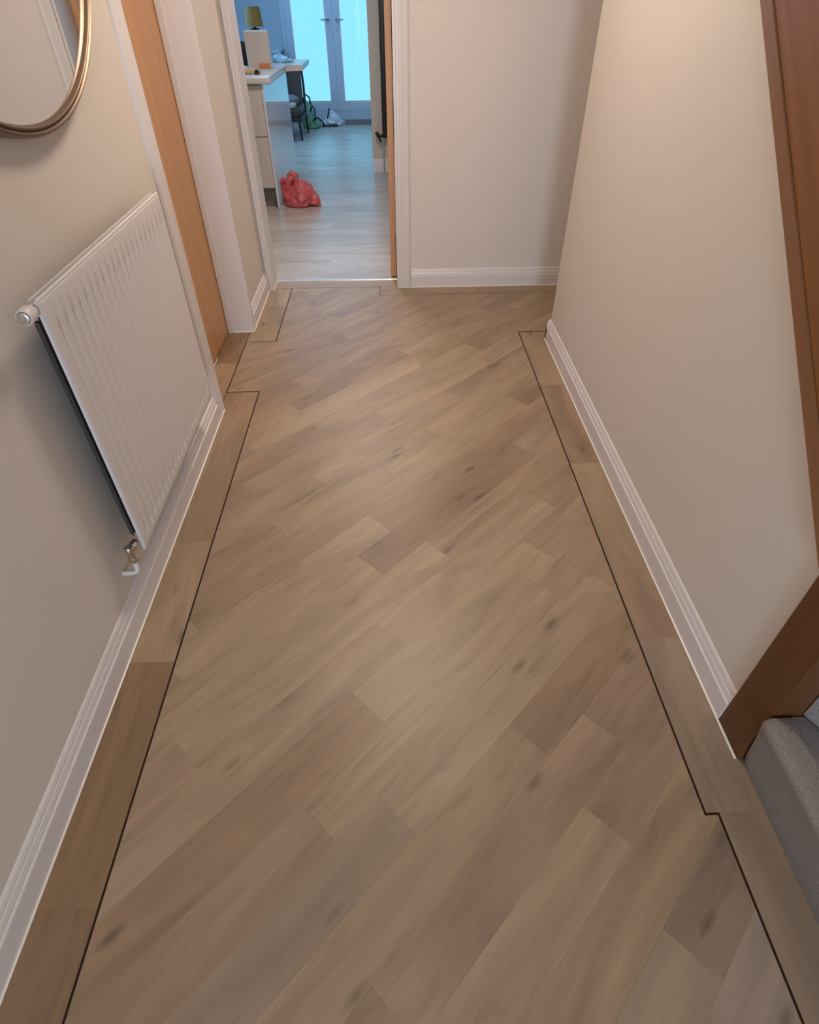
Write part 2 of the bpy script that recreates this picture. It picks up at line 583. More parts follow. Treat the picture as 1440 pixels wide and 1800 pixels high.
for k in range(-14, 34):
    v0, v1 = P0 + k * PW + GAP, P0 + (k + 1) * PW - GAP
    if k in KNOWN:
        first, js = KNOWN[k]
        cuts = [(-3.0, first)] + js
    else:
        first = random.choice([LIGHT, MID, MID, DARK, PINK])
        cuts = [(-3.0, first)]
    # go on with planks of about 0.9 m before and after the known joints
    if len(cuts) > 1:
        u = cuts[1][0]
        pre = []
        while u > -2.4:
            u -= 0.915
            pre.append((u, random.choice([MID, MID, GREY, PINK, LIGHT])))
        cuts = list(reversed(pre)) + cuts[1:]
    else:
        u = -2.6 + random.uniform(0, 0.9)
        cuts = [(u, random.choice([MID, GREY, LIGHT]))]
    while cuts[-1][0] < 4.6:
        u = cuts[-1][0] + (0.915 if k not in KNOWN or len(cuts) > 6 else random.uniform(0.85, 0.95))
        cuts.append((u, random.choice([LIGHT, LIGHT, MID, MID, DARK, PINK])))
    for (u0, tone), (u1, _) in zip(cuts, cuts[1:]):
        # u = (x+y)/sqrt2, v = (y-x)/sqrt2
        pieces = []
        for rx0, rx1, ry0, ry1 in RECTS:
            p = [(rx0, ry0), (rx1, ry0), (rx1, ry1), (rx0, ry1)]
            for line in ((R2, R2, u1 - GAP), (-R2, -R2, -(u0 + GAP)), (-R2, R2, v1), (R2, -R2, -v0)):
                p = clip(p, *line)
            if len(p) < 3 or abs(poly_area(p)) < 1e-5:
                continue
            q = []
            for pt in p:
                if not q or (pt[0] - q[-1][0]) ** 2 + (pt[1] - q[-1][1]) ** 2 > 1e-9:
                    q.append(pt)
            if (q[0][0] - q[-1][0]) ** 2 + (q[0][1] - q[-1][1]) ** 2 < 1e-9:
                q.pop()
            if len(q) >= 3:
                pieces.append(q)
        if not pieces or sum(abs(poly_area(q)) for q in pieces) < 4e-4:
            continue
        c = random.choice(tone)
        g = random.uniform(0.96, 1.04)
        slab('plank', pieces, floor, M['plank'], tone_of(c, g), (R2, R2))

# border planks
H = 0.0025


def border(x0, x1, y0, y1, tone, along_y=True):
    poly = [(x0 + GAP, y0 + GAP), (x1 - GAP, y0 + GAP), (x1 - GAP, y1 - GAP), (x0 + GAP, y1 - GAP)]
    c = random.choice(tone)
    g = random.uniform(0.95, 1.03)
    slab('border_plank', poly, floor, M['plank'], tone_of(c, g), (0, 1) if along_y else (1, 0))


BD = [(0.27, 0.155, 0.075), (0.255, 0.15, 0.075)]
for y0, y1, t in ((YN, -0.55, DARK), (-0.55, 0.36, BD), (0.36, 0.95, BD), (0.95, 1.425, MID), (1.425, Y_S1 - H, DARK)):
    border(XL - 0.002, IN_L - H, y0, y1, t)
border(-0.912, X_DR - H, DOOR0 - 0.03, 2.70, DARK)
border(-0.912, X_DR - H, 2.70, DOOR1 + 0.002, BD)
border(X_DR + H, -0.6305 - H, Y_S2 + H, 3.40, MID)
border(X_DR + H, -0.6305 - H, 3.40, 3.671 - H, LIGHT)
border(-0.785, -0.080, 3.671 + H, 3.788, LIGHT, False)
border(-0.080, 0.060, 3.671 + H, 3.788, LIGHT, False)
border(-0.080 + H, 0.52, 3.535 + H, 3.671 + H, LIGHT, False)
border(0.52, 1.10, 3.535 + H, 3.671 + H, MID, False)
border(1.10, 1.68, 3.535 + H, 3.671 + H, MID, False)
for y0, y1, t in ((0.4995, 0.98, GREY), (0.98, 1.25, PINK), (1.25, 1.81, LIGHT), (1.81, 2.42, DARK), (2.42, 2.993 - H, MID)):
    border(IN_R + H, XR + 0.003, y0, y1, t)
border(XR + 0.003, 1.68, 2.89, 2.993 - H, MID, False)
for y0, y1, t in ((YN, -0.30, GREY), (-0.30, 0.4995, GREY)):
    border(IN_R + 0.030 + H, XR + 0.03, y0, y1, t)
# dark inlay strip, one piece for each straight run
n = len(field)
runs = [(13, 0), (1, 2), (2, 3), (3, 4), (4, 5), (6, 7), (7, 8), (8, 9), (9, 10), (10, 11), (11, 12), (12, 13)]
for i, j in runs:
    (xa, ya), (xb, yb) = field[i], field[j]
    x0, x1, y0, y1 = min(xa, xb) - H, max(xa, xb) + H, min(ya, yb) - H, max(ya, yb) + H
    if abs(xa - xb) < 1e-6:
        y0, y1 = y0 + 2 * H, y1 - 2 * H
    thin = (i, j) in ((7, 8), (6, 7), (8, 9))
    q = 0.0017 if thin else 0
    poly = [(x0 + q, y0 + q), (x1 - q, y0 + q), (x1 - q, y1 - q), (x0 + q, y1 - q)]
    slab('inlay_strip', poly, floor, M['inlay'], (1, 1, 1), z1=0.0005)

# kitchen planks, running across the room
y = 3.814
row = 0
while y < 9.86:
    x = -2.6 + (row * 0.47) % 1.2 - 1.2
    while x < 1.6:
        xa, xb = max(x, -2.6), min(x + 1.22, 1.6)
        if xb - xa > 0.03:
            c = random.choice([(0.47, 0.40, 0.345), (0.42, 0.36, 0.315), (0.50, 0.43, 0.37), (0.45, 0.38, 0.33)])
            slab('plank', [(xa + GAP, y + GAP), (xb - GAP, y + GAP), (xb - GAP, min(y + 0.152, 9.86) - GAP), (xa + GAP, min(y + 0.152, 9.86) - GAP)], kfloor, M['kplank'], c)
        x += 1.22
    y += 0.152
    row += 1

# threshold bar
b = MB()
b.extrude([(-0.013, 0), (0.013, 0), (0.009, 0.004), (0, 0.0055), (-0.009, 0.004)], (KX0, 3.801, 0.0), (0, 1, 0), (0, 0, 1), (KX1 - KX0, 0, 0))
tag(b.build('threshold_bar', M['alu']), 'shiny metal threshold bar across the kitchen doorway', 'threshold', 'structure')

# ------------------------------------------------------------------ skirting and architraves
SK = [(0, 0), (0.016, 0), (0.016, 0.066), (0.0145, 0.069), (0.0115, 0.070), (0.0115, 0.073), (0.0125, 0.076), (0.0095, 0.088), (0.0075, 0.090), (0.0080, 0.094), (0.0055, 0.103), (0.003, 0.107), (0, 0.108)]


def skirting(name, p0, p1, nrm, label, bead=(0, 0)):
    p0, p1, nrm = Vector(p0), Vector(p1), Vector(nrm)
    b = MB()
    b.extrude(SK, p0, nrm, (0, 0, 1), p1 - p0)
    o = struct(b.build(name, M['white']), label, 'baseboard')
    d = (p1 - p0).normalized()
    q0, q1 = p0 - d * bead[0] + nrm * 0.0175, p1 + d * bead[1] + nrm * 0.0175
    b = MB()
    b.tube([q0 + Vector((0, 0, 0.0015)), q1 + Vector((0, 0, 0.0015))], 0.0028, 8)
    b.build('sealant_bead', M['bead'], o, smooth=True)
    return o


skirting('baseboard_left', (XL, YN, 0), (XL, 2.197, 0), (1, 0, 0), 'white moulded skirting board under the radiator and mirror', (0, 0.07))
skirting('baseboard_left_far', (XL, 3.128, 0), (XL, 3.645, 0), (1, 0, 0), 'short white skirting board between the oak door and kitchen doorway', (0.07, 0))
skirting('baseboard_right', (XR, 0.728, 0), (XR, 2.906, 0), (-1, 0, 0), 'long white moulded skirting board at the foot of the stair wall', (0.105, 0))
skirting('baseboard_corner', (XR - 0.016, 2.89, 0), (1.68, 2.89, 0), (0, 1, 0), 'white skirting board round the end of the stair wall')
skirting('baseboard_back', (0.115, YB, 0), (1.68, YB, 0), (0, -1, 0), 'white moulded skirting board along the end wall', (0.08, 0))
skirting('baseboard_kitchen', (-0.165, 6.775, 0), (1.6, 6.775, 0), (0, -1, 0), 'white skirting board on the beige wall end in the kitchen')

AR = [(0, 0), (0, 0.016), (0.004, 0.019), (0.014, 0.019), (0.018, 0.0165), (0.022, 0.0165), (0.044, 0.0125), (0.050, 0.0135), (0.056, 0.0125), (0.066, 0.006), (0.068, 0)]


def architrave(name, org, across, nrm, label, h=2.03, width=0.068, parent=None):
    prof = [(a * width / 0.068, d) for a, d in AR]
    b = MB()
    b.extrude(prof, org, across, nrm, (0, 0, h))
    if parent is not None:
        return b.build(name, M['white'], parent)
    return struct(b.build(name, M['white']), label, 'door trim')


# left oak door: lining, stops, architraves and leaf
d1 = struct(thing('door_1', '', 'door', (-0.905, 2.66, 0)), 'plain oak door set back in its white frame beyond the radiator', 'door')
DX = -0.905
b = MB()
b.box(DX - 0.04, DX, DOOR0 + 0.001, DOOR1 - 0.007, 0.008, 2.02)
b.build('door_leaf', M['oak_door'], d1)
b = MB()
b.box(DX - 0.045, XL + 0.004, DOOR1 - 0.004, DOOR1 + 0.02, 0, 2.03)
b.build('door_lining', M['white'], d1)
b = MB()
b.box(DX - 0.045, XL + 0.004, DOOR0 - 0.03, DOOR0 - 0.004, 0, 2.03)
b.build('door_lining', M['white'], d1)
b = MB()
b.box(DX + 0.002, DX + 0.030, DOOR1 - 0.017, DOOR1 - 0.004, 0, 2.03, 0.002)
b.build('door_stop', M['white'], d1)
b = MB()
b.box(DX + 0.002, DX + 0.030, DOOR0 - 0.004, DOOR0 + 0.009, 0, 2.03, 0.002)
b.build('door_stop', M['white'], d1)
b = MB()
b.tube([(DX + 0.003, DOOR0 + 0.01, 0.0015), (DX + 0.003, DOOR1 - 0.30, 0.0015)], 0.0022, 8)
b.build('sealant_bead', M['bead'], d1, smooth=True)
architrave('architrave', (XL, DOOR0 + 0.004, 0), (0, -1, 0), (1, 0, 0), '', parent=d1)
architrave('architrave', (XL, DOOR1 - 0.002, 0), (0, 1, 0), (1, 0, 0), '', parent=d1)
b = MB()
b.tube([(-0.880, DOOR1 - 0.006, 0.0015), (-0.776, DOOR1 - 0.006, 0.0015), (-0.766, DOOR1 + 0.004, 0.0015), (-0.764, DOOR1 + 0.066, 0.0015)], 0.0028, 8)
b.build('sealant_bead', M['bead'], d1, smooth=True)

# kitchen doorway: white lining and architraves, oak leaf opened into the kitchen
d3 = struct(thing('door_3', '', 'door', (0.0, 3.82, 0)), 'oak kitchen door standing open, seen edge-on at the right of the doorway', 'door')
b = MB()
b.box(-0.008, 0.027, 3.822, 4.575, 0.008, 2.02, 0.0015)
b.build('door_leaf', M['oak_door'], d3)
b = MB()
b.box(KX1, KX1 + 0.025, YB - 0.004, 3.815, 0, 2.03)
b.build('door_lining', M['white'], d3)
b = MB()
b.box(KX0 - 0.02, KX0, YB - 0.004, 3.815, 0, 2.03)
b.build('door_lining', M['white'], d3)
architrave('architrave', (KX1 + 0.012, YB, 0), (1, 0, 0), (0, -1, 0), '', width=0.073, parent=d3)
architrave('architrave', (KX0 - 0.004, YB, 0), (-1, 0, 0), (0, -1, 0), '', width=0.036, parent=d3)
b = MB()
b.tube([(KX0 - 0.03, YB - 0.018, 0.0015), (KX0 + 0.001, YB - 0.016, 0.0015), (KX0 + 0.002, 3.79, 0.0015)], 0.0026, 8)
b.build('sealant_bead', M['bead'], d3, smooth=True)
for hz in (0.22, 1.0, 1.8):
    b = MB()
    b.tube([(0.030, 3.819, hz - 0.045), (0.030, 3.819, hz + 0.045)], 0.006, 10)
    b.build('hinge', M['steel'], d3, smooth=True)

# ------------------------------------------------------------------ round mirror
MY, MZ, MR, MX = 1.5395, 1.7475, 0.585, -0.745
mir = thing('round_mirror', 'large round mirror in a slim bronze frame on the left wall', 'mirror', (XL, MY, MZ))
b = MB()
b.lathe([(MR - 0.006, 0.0), (MR, 0.004), (MR, 0.030), (MR - 0.003, 0.036), (MR - 0.0075, 0.038), (MR - 0.010, 0.036), (MR - 0.0115, 0.033),
         (MR - 0.0135, 0.033), (MR - 0.015, 0.036), (MR - 0.018, 0.037), (MR - 0.0205, 0.034), (MR - 0.021, 0.022), (MR - 0.021, 0.0)],
        (XL, MY, MZ), (1, 0, 0), 128, False)
fr = b.build('mirror_frame', M['bronze'], mir, smooth=True)
b = MB()
b.lathe([(MR - 0.0140, 0.0328), (MR - 0.0112, 0.0328), (MR - 0.0112, 0.0338), (MR - 0.0140, 0.0338)], (XL, MY, MZ), (1, 0, 0), 128, False)
b.build('frame_groove', M['bronze_dark'], fr, smooth=True)
b = MB()
b.lathe([(0.001, 0.010), (MR - 0.0205, 0.010), (MR - 0.0205, 0.024), (MR - 0.024, 0.0255), (0.001, 0.0255)], (XL, MY, MZ), (1, 0, 0), 128)
b.build('mirror_glass', M['mirror'], mir)

# ------------------------------------------------------------------ radiator
RX, RY0, RY1, RZ0, RZ1 = -0.710, 1.166, 2.000, 0.232, 0.938
rad = thing('panel_radiator', 'white steel panel radiator with vertical flutes below the round mirror', 'radiator', (RX - 0.03, 1.58, RZ0))
NG = 21
pitch = (RY1 - RY0 - 0.05) / NG
ys = [RY0, RY0 + 0.003, RY0 + 0.008]
gro = {}
prof = [(-0.50, 0), (-0.26, 0), (-0.18, 0.2), (-0.10, 0.8), (0, 1.0), (0.10, 0.8), (0.18, 0.2), (0.26, 0)]
cols = [(RY0, None, 0.004), (RY0 + 0.003, None, 0.001), (RY0 + 0.007, None, 0)]
for g in range(NG):
    yc = RY0 + 0.025 + pitch * (g + 0.5)
    for a, dpt in prof:
        cols.append((yc + a * pitch, dpt, 0))
cols += [(RY1 - 0.007, None, 0), (RY1 - 0.003, None, 0.001), (RY1, None, 0.004)]
rows = [(RZ0, 0, 0.004), (RZ0 + 0.003, 0, 0.001), (RZ0 + 0.008, 0, 0), (RZ0 + 0.036, 0, 0), (RZ0 + 0.039, 0.7, 0), (RZ0 + 0.043, 1, 0), (RZ0 + 0.055, 0.8, 0),
        (RZ0 + 0.12, 0.22, 0), (RZ1 - 0.30, 0.30, 0), (RZ1 - 0.15, 0.55, 0), (RZ1 - 0.080, 1, 0), (RZ1 - 0.070, 1, 0), (RZ1 - 0.066, 0.7, 0), (RZ1 - 0.062, 0, 0), (RZ1 - 0.010, 0, 0), (RZ1 - 0.004, 0, 0.001), (RZ1, 0, 0.004)]
b = MB()
G = []
for z, f, e in rows:
    G.append([b.bm.verts.new((RX - 0.0036 * f * (dp or 0) - max(e, e2), yy, z)) for yy, dp, e2 in cols])
for A, B in zip(G, G[1:]):
    for i in range(len(A) - 1):
        b.bm.faces.new((A[i], A[i + 1], B[i + 1], B[i]))
# sides and back of the panel
back = [[b.bm.verts.new((RX - 0.009, yy, z)) for yy in (RY0, RY1)] for z in (RZ0, RZ1)]
b.bm.faces.new([back[0][0], back[0][1], back[1][1], back[1][0]])
b.bm.faces.new(G[0] + [back[0][1], back[0][0]])
b.bm.faces.new(list(reversed(G[-1])) + [back[1][0], back[1][1]])
b.bm.faces.new([r[0] for r in G] + [back[1][0], back[0][0]])
b.bm.faces.new([r[-1] for r in G] + [back[1][1], back[0][1]])
b.build('front_panel', M['rad'], rad, smooth=True)
b = MB()
b.box(RX - 0.0225, RX - 0.0185, RY0 + 0.004, RY1 - 0.002, RZ1 - 0.03, RZ1 + 0.002, 0.002)
b.build('top_rail', M['rad'], rad, smooth=True)
b = MB()
b.tube([(RX - 0.005, RY0 + 0.004, RZ1 - 0.001), (RX - 0.005, RY1 - 0.004, RZ1 - 0.001)], 0.0038, 10)
b.build('top_lip', M['rad'], rad, smooth=True)
# folded fins behind the panel
b = MB()
nf = 40
a = []
for i in range(nf * 2 + 1):
    yy = RY0 + 0.012 + (RY1 - RY0 - 0.024) * i / (nf * 2)
    xx = RX - 0.0235 if i % 2 == 0 else RX - 0.040
    a.append((b.bm.verts.new((xx, yy, RZ0 + 0.04)), b.bm.verts.new((xx, yy, RZ1 - 0.05))))
for (p, q), (r, s_) in zip(a, a[1:]):
    b.bm.faces.new((p, r, s_, q))
b.build('convector_fins', M['rad_dark'], rad)
for by in (1.36, 1.80):
    b = MB()
    b.box(XL, RX - 0.0235, by - 0.015, by + 0.015, RZ0 + 0.08, RZ1 - 0.08, 0.002)
    b.build('wall_bracket', M['rad'], rad)
# blanking plug at the top near end
b = MB()
b.lathe([(0.011, 0), (0.0115, 0.012), (0.0155, 0.018), (0.0165, 0.022), (0.0165, 0.042), (0.0155, 0.045), (0.0135, 0.045), (0.0125, 0.043)], (-0.7255, RY0 + 0.004, 0.922), (0, -1, 0), 28)
pl = b.build('blanking_plug', M['rad'], rad, smooth=True)
b = MB()
b.lathe([(0.0125, 0), (0.0128, 0.004), (0.0105, 0.0055), (0.0065, 0.0055), (0.006, 0.0035), (0.0001, 0.0035)], (-0.7255, RY0 - 0.0405, 0.922), (0, -1, 0), 28)
b.build('plug_face', M['plug'], pl, smooth=True)
# lockshield valve and pipe at the bottom near end
b = MB()
b.lathe([(0.0085, 0), (0.0085, 0.010), (0.0125, 0.012), (0.0125, 0.024), (0.0095, 0.026), (0.0095, 0.040)], (-0.735, RY0 + 0.004, 0.262), (0, -1, 0), 20)
vb = b.build('radiator_valve', M['chrome'], rad, smooth=True)
b = MB()
b.lathe([(0.0085, -0.026), (0.0125, -0.024), (0.0125, -0.010), (0.0105, -0.008), (0.0115, 0.006), (0.013, 0.010), (0.013, 0.026), (0.011, 0.030), (0.0001, 0.031)], (-0.735, RY0 - 0.038, 0.250), (0, 0, 1), 20)
b.build('valve_body', M['chrome'], vb, smooth=True)
b = MB()
b.tube([(-0.735, RY0 - 0.038, 0.226), (-0.735, RY0 - 0.038, 0.200), (-0.7385, RY0 - 0.038, 0.188), (-0.747, RY0 - 0.038, 0.180), (-0.760, RY0 - 0.038, 0.178), (XL + 0.001, RY0 - 0.038, 0.178)], 0.0075, 12)
b.build('supply_pipe', M['rad'], rad, smooth=True)

# ------------------------------------------------------------------ staircase
st = thing('staircase', 'grey carpeted stairs with an oak newel post and sloping oak string at the right', 'staircase', (0.82, 0.62, 0))
NX0, NX1, NY0, NY1 = 0.808, 0.905, 0.622, 0.728
b = MB()
b.box(NX0, NX1, NY0, NY1, 0.0, 1.42, 0.002)
nw = b.build('newel_post', M['oak_newel'], st)
b = MB()
b.box(NX0 - 0.012, NX1 + 0.012, NY0 - 0.012, NY1 + 0.012, 1.42, 1.45, 0.006)
b.build('post_cap', M['oak_newel'], nw)
ye = lambda z, o: 0.906 + (z - o - 0.733) / 0.893
b = MB()
b.extrude([(NY1 - 0.002, LZ(NY1) + 0.050), (ye(ZC - 0.005, 0.050), ZC - 0.005), (ye(ZC - 0.005, 0.315), ZC - 0.005), (NY1 - 0.002, LZ(NY1) + 0.315)], (0.800, 0, 0), (0, 1, 0), (0, 0, 1), (0.0198, 0, 0))
b.build('string_board', M['oak_string'], st)
b = MB()
b.extrude([(NY1 - 0.002, LZ(NY1)), (ye(ZC - 0.005, 0.0), ZC - 0.005), (ye(ZC - 0.005, 0.0465), ZC - 0.005), (NY1 - 0.002, LZ(NY1) + 0.0465)], (0.796, 0, 0), (0, 1, 0), (0, 0, 1), (0.0238, 0, 0))
b.build('cover_strip', M['oak_trim'], st)
# bottom step: bulging carpeted front, rounded where it meets the post
SZ = 0.215
sec = [(0.0, 0.0), (-0.006, 0.02), (-0.012, 0.06), (-0.018, 0.11), (-0.025, 0.155), (-0.031, 0.178), (-0.034, 0.190), (-0.0335, 0.200), (-0.029, 0.2085), (-0.021, 0.2135), (-0.008, 0.215), (0.02, 0.2155)]
b = MB()
ysec = [-0.24, 0.0, 0.2, 0.38, 0.50, 0.56, 0.585, 0.600, 0.610, 0.6165, 0.619]
rnd = [0, 0, 0, 0, 0, 0, 0.001, 0.003, 0.007, 0.012, 0.020]
R_ = []
for yy, rr in zip(ysec, rnd):
    R_.append([b.bm.verts.new((0.818 + dx + rr * (0.4 + 2.5 * max(0, zz - 0.09)), yy, max(0, zz - rr * 0.55 * (zz > 0.15)))) for dx, zz in sec])
for A, B in zip(R_, R_[1:]):
    for i in range(len(A) - 1):
        b.bm.faces.new((A[i], A[i + 1], B[i + 1], B[i]))
# tread back and underside closing faces
far = [(b.bm.verts.new((1.68, yy, SZ)), b.bm.verts.new((1.68, yy, 0))) for yy in (ysec[0], ysec[-1])]
tread = [r[-1] for r in R_]
b.bm.faces.new(tread + [far[1][0], far[0][0]])
b.bm.faces.new(R_[0] + [far[0][0], far[0][1]])
b.bm.faces.new(list(reversed(R_[-1])) + [far[1][1], far[1][0]])
b.bm.faces.new([r[0] for r in R_] + [far[1][1], far[0][1]])
b.bm.faces.new([far[0][0], far[1][0], far[1][1], far[0][1]])
b.build('carpeted_step', M['carpet'], st, smooth=True)


def winder(poly, z0, z1, nose):
    """winder step; NOSE = index of the edge that is its riser"""
    b = MB()
    bot = [b.bm.verts.new((x, y, z0)) for x, y in poly]
    top = [b.bm.verts.new((x, y, z1)) for x, y in poly]
    k = len(poly)
    for i in range(k):
        b.bm.faces.new((bot[i], bot[(i + 1) % k], top[(i + 1) % k], top[i]))
    b.bm.faces.new(list(reversed(bot)))
    b.bm.faces.new(top)
    es = [e for e in b.bm.edges if set(e.verts) == {top[nose], top[(nose + 1) % k]}]
    bmesh.ops.bevel(b.bm, geom=es, offset=0.022, segments=4, affect='EDGES', profile=0.5)
    b.build('carpeted_step', M['carpet'], st, smooth=True)


winder([(0.872, 0.619), (1.365, -0.24), (1.68, -0.24), (1.68, 0.619)], SZ, 2 * SZ, 0)
winder([(0.93, 0.619), (1.68, 0.18), (1.68, 0.619)], 2 * SZ, 3 * SZ, 0)
for k in range(6):
    y0 = 0.735 + 0.24 * k
    winder([(0.93, y0), (1.68, y0), (1.68, y0 + 0.27), (0.93, y0 + 0.27)], (3 + k) * SZ, (4 + k) * SZ, 0)

# ------------------------------------------------------------------ kitchen: glazed double doors
d2 = struct(thing('door_2', '', 'door', (-0.685, 9.80, 0)), 'glazed white double doors with pale pleated blinds at the far end of the kitchen', 'door')
b = MB()
b.box(-1.345, -1.292, 9.80, 9.88, 0.05, 2.14)
b.box(-0.078, -0.025, 9.80, 9.88, 0.05, 2.14)
b.box(-1.292, -0.078, 9.80, 9.88, 2.085, 2.14)
b.box(-1.345, -0.025, 9.78, 9.88, 0.0, 0.125)
b.build('door_frame', M['upvc'], d2)


def leaf(x0, x1, g0, g1, hx, hd):
    b = MB()
    b.box(x0, g0, 9.785, 9.845, 0.128, 2.085)
    b.box(g1, x1, 9.785, 9.845, 0.128, 2.085)
    b.box(g0, g1, 9.785, 9.845, 0.128, 0.215)
    b.box(g0, g1, 9.785, 9.845, 2.00, 2.085)
    lf = b.build('door_sash', M['upvc'], d2)
    b = MB()
    b.box(g0 + 0.001, g1 - 0.001, 9.800, 9.806, 0.216, 1.999)
    b.build('glass_pane', M['glass'], lf)
    # pleated blind between the panes
    b = MB()
    nz_ = 90
    pr = []
    for i in range(nz_ + 1):
        z = 0.235 + (1.998 - 0.235) * i / nz_
        yy = 9.815 + (0.006 if i % 2 else 0)
        pr.append((b.bm.verts.new((g0 + 0.006, yy, z)), b.bm.verts.new((g1 - 0.006, yy, z))))
    for (p, q), (r, s_) in zip(pr, pr[1:]):
        b.bm.faces.new((p, q, s_, r))
    b.build('pleated_blind', M['blind'], lf)
    b = MB()
    b.box(g0 + 0.004, g1 - 0.004, 9.811, 9.825, 0.219, 0.236)
    b.build('blind_rail', M['blind_line'], lf)
    for zz in (1.095,):
        b = MB()
        b.box(hx - 0.014, hx + 0.014, 9.777, 9.7849, zz - 0.11, zz + 0.05, 0.003)
        hp = b.build('handle_plate', M['upvc'], lf)
        b = MB()
        b.tube([(hx, 9.784, zz), (hx, 9.757, zz), (hx + hd * 0.012, 9.750, zz), (hx + hd * 0.095, 9.750, zz)], 0.0085, 10)
        b.build('door_handle', M['steel'], hp, smooth=True)
    return lf


leaf(-1.290, -0.686, -1.208, -0.782, -0.735, -1)
leaf(-0.684, -0.080, -0.588, -0.162, -0.637, 1)

b = MB()
b.box(-0.60, -0.10, 9.50, 9.775, 0.0, 0.022, 0.004)
dm = tag(b.build('door_mat', M['mat']), 'brown doormat lying along the sill of the glazed double doors', 'doormat')

# ------------------------------------------------------------------ kitchen: peninsula unit, worktop
YC = 5.472
XP = -0.944
pn = thing('kitchen_peninsula', 'white gloss peninsula unit with cream drawer fronts facing the hall', 'cabinet', (-1.3, YC, 0))
b = MB()
b.box(-1.90, XP - 0.020, YC + 0.022, 6.80, 0.15, 0.858)
b.build('carcass', M['gloss'], pn)
b = MB()
b.box(XP - 0.018, XP, YC, 6.80, 0.0, 0.858, 0.0015)
b.build('end_panel', M['gloss'], pn)
for x0, x1 in ((-1.42, XP - 0.021), (-1.89, -1.424)):
    for z0, z1 in ((0.155, 0.516), (0.522, 0.852)):
        b = MB()
        b.box(x0, x1, YC + 0.002, YC + 0.021, z0, z1, 0.002)
        b.build('drawer_front', M['drawer'], pn)
b = MB()
b.box(-1.89, XP - 0.022, YC + 0.055, 6.70, 0.0, 0.148)
b.build('plinth', M['plinth'], pn)

wt = MB()
wt.extrude([(-1.92, 5.445), (-0.880, 5.445), (-0.880, 6.38), (-0.735, 6.38), (-0.735, 6.95), (-1.92, 6.95)], (0, 0, 0.860), (1, 0, 0), (0, 1, 0), (0, 0, 0.042))
es = [e for e in wt.bm.edges if abs(e.verts[0].co.z - e.verts[1].co.z) < 1e-6]
bmesh.ops.bevel(wt.bm, geom=es, offset=0.010, segments=3, affect='EDGES', profile=0.5)
tag(wt.build('kitchen_worktop', M['worktop'], smooth=True), 'pale worktop with a breakfast bar overhang on the peninsula', 'worktop')
WZ = 0.902

# things on the worktop
bx = thing('cereal_box', 'tall cream carton with an orange band standing on the worktop', 'box', (-1.06, 6.12, WZ))
b = MB()
b.box(-1.150, -0.962, 6.10, 6.19, WZ, WZ + 0.245, 0.002)
b.build('carton', M['card'], bx)
b = MB()
b.box(-0.9619, -0.9600, 6.101, 6.189, WZ + 0.002, WZ + 0.243)
b.build('carton_side', M['card_side'], bx)
b = MB()
b.box(-1.148, -0.964, 6.098, 6.0999, WZ + 0.234, WZ + 0.245)
b.build('carton_rim', M['card_side'], bx)
b = MB()
b.box(-1.060, -0.966, 6.0975, 6.0999, WZ + 0.004, WZ + 0.036)
b.build('printed_band', M['orange'], bx)

lp = thing('table_lamp', 'small table lamp with a mustard shade behind the cream carton', 'lamp', (-1.158, 6.72, WZ))
b = MB()
b.lathe([(0.055, 0), (0.060, 0.006), (0.060, 0.05), (0.062, 0.10), (0.05, 0.16), (0.030, 0.20), (0.040, 0.215), (0.040, 0.232), (0.012, 0.238), (0.010, 0.26)], (-1.158, 6.72, WZ), seg=28)
b.build('lamp_base', M['lamp_base'], lp, smooth=True)
b = MB()
b.lathe([(0.077, 0), (0.062, 0.132), (0.059, 0.132), (0.074, 0)], (-1.158, 6.72, WZ + 0.248), seg=36)
b.build('lamp_shade', M['yellow_shade'], lp, smooth=True)

gr = thing('coffee_grinder', 'black appliance standing on the worktop left of the cream carton', 'appliance', (-1.24, 6.42, WZ))
b = MB()
b.box(-1.30, -1.198, 6.38, 6.47, WZ, WZ + 0.158, 0.006)
b.build('body', M['black'], gr, smooth=True)
b = MB()
b.box(-1.292, -1.206, 6.386, 6.464, WZ + 0.158, WZ + 0.170, 0.004)
b.build('lid', M['steel'], gr)


def crumpled(name, mtl, cx, cy, z0, sx, sy, hfun, seed, amp, label=None, cat=None, parent=None, sub=4, freq=9.0, smooth=True):
    """crumpled film bag: rounded footprint sx*sy, height from hfun(u), u=-1..1 across X, creased with ridged noise"""
    bm = bmesh.new()
    bmesh.ops.create_icosphere(bm, subdivisions=sub, radius=1)
    off = Vector((seed * 3.1, seed * 1.7, seed * 0.9))
    for v in bm.verts:
        p = v.co.copy()
        rr = max(1e-6, math.hypot(p.x, p.y))
        rn = (1 - abs(p.z) ** 5) ** 0.2 if p.z < 0 else rr ** 0.8
        q = Vector((p.x / rr * rn, p.y / rr * rn, p.z))
        hh = hfun(q.x)
        zz = hh * (0.5 + 0.5 * max(-1, min(1, math.copysign(abs(p.z) ** 0.7, p.z))))
        w_ = Vector((cx + q.x * sx, cy + q.y * sy, z0 + zz))
        r1 = 1 - 2 * abs(noise.noise(w_ * freq + off))
        r2 = 1 - 2 * abs(noise.noise(w_ * freq * 2.3 + off * 2))
        d = amp * (r1 * 0.75 + r2 * 0.4 - 0.55)
        w_ += Vector((p.x, p.y, max(p.z, -0.2))).normalized() * d
        w_.z = max(w_.z, z0 + 0.001)
        v.co = w_
    b = MB()
    b.bm.free()
    b.bm = bm
    o = b.build(name, mtl, parent, smooth=False, loc=None if parent is not None else (cx, cy, z0))
    if smooth:
        for p in o.data.polygons:
            p.use_smooth = True
        o.data.set_sharp_from_angle(angle=math.radians(30))
    if label:
        tag(o, label, cat)
    return o


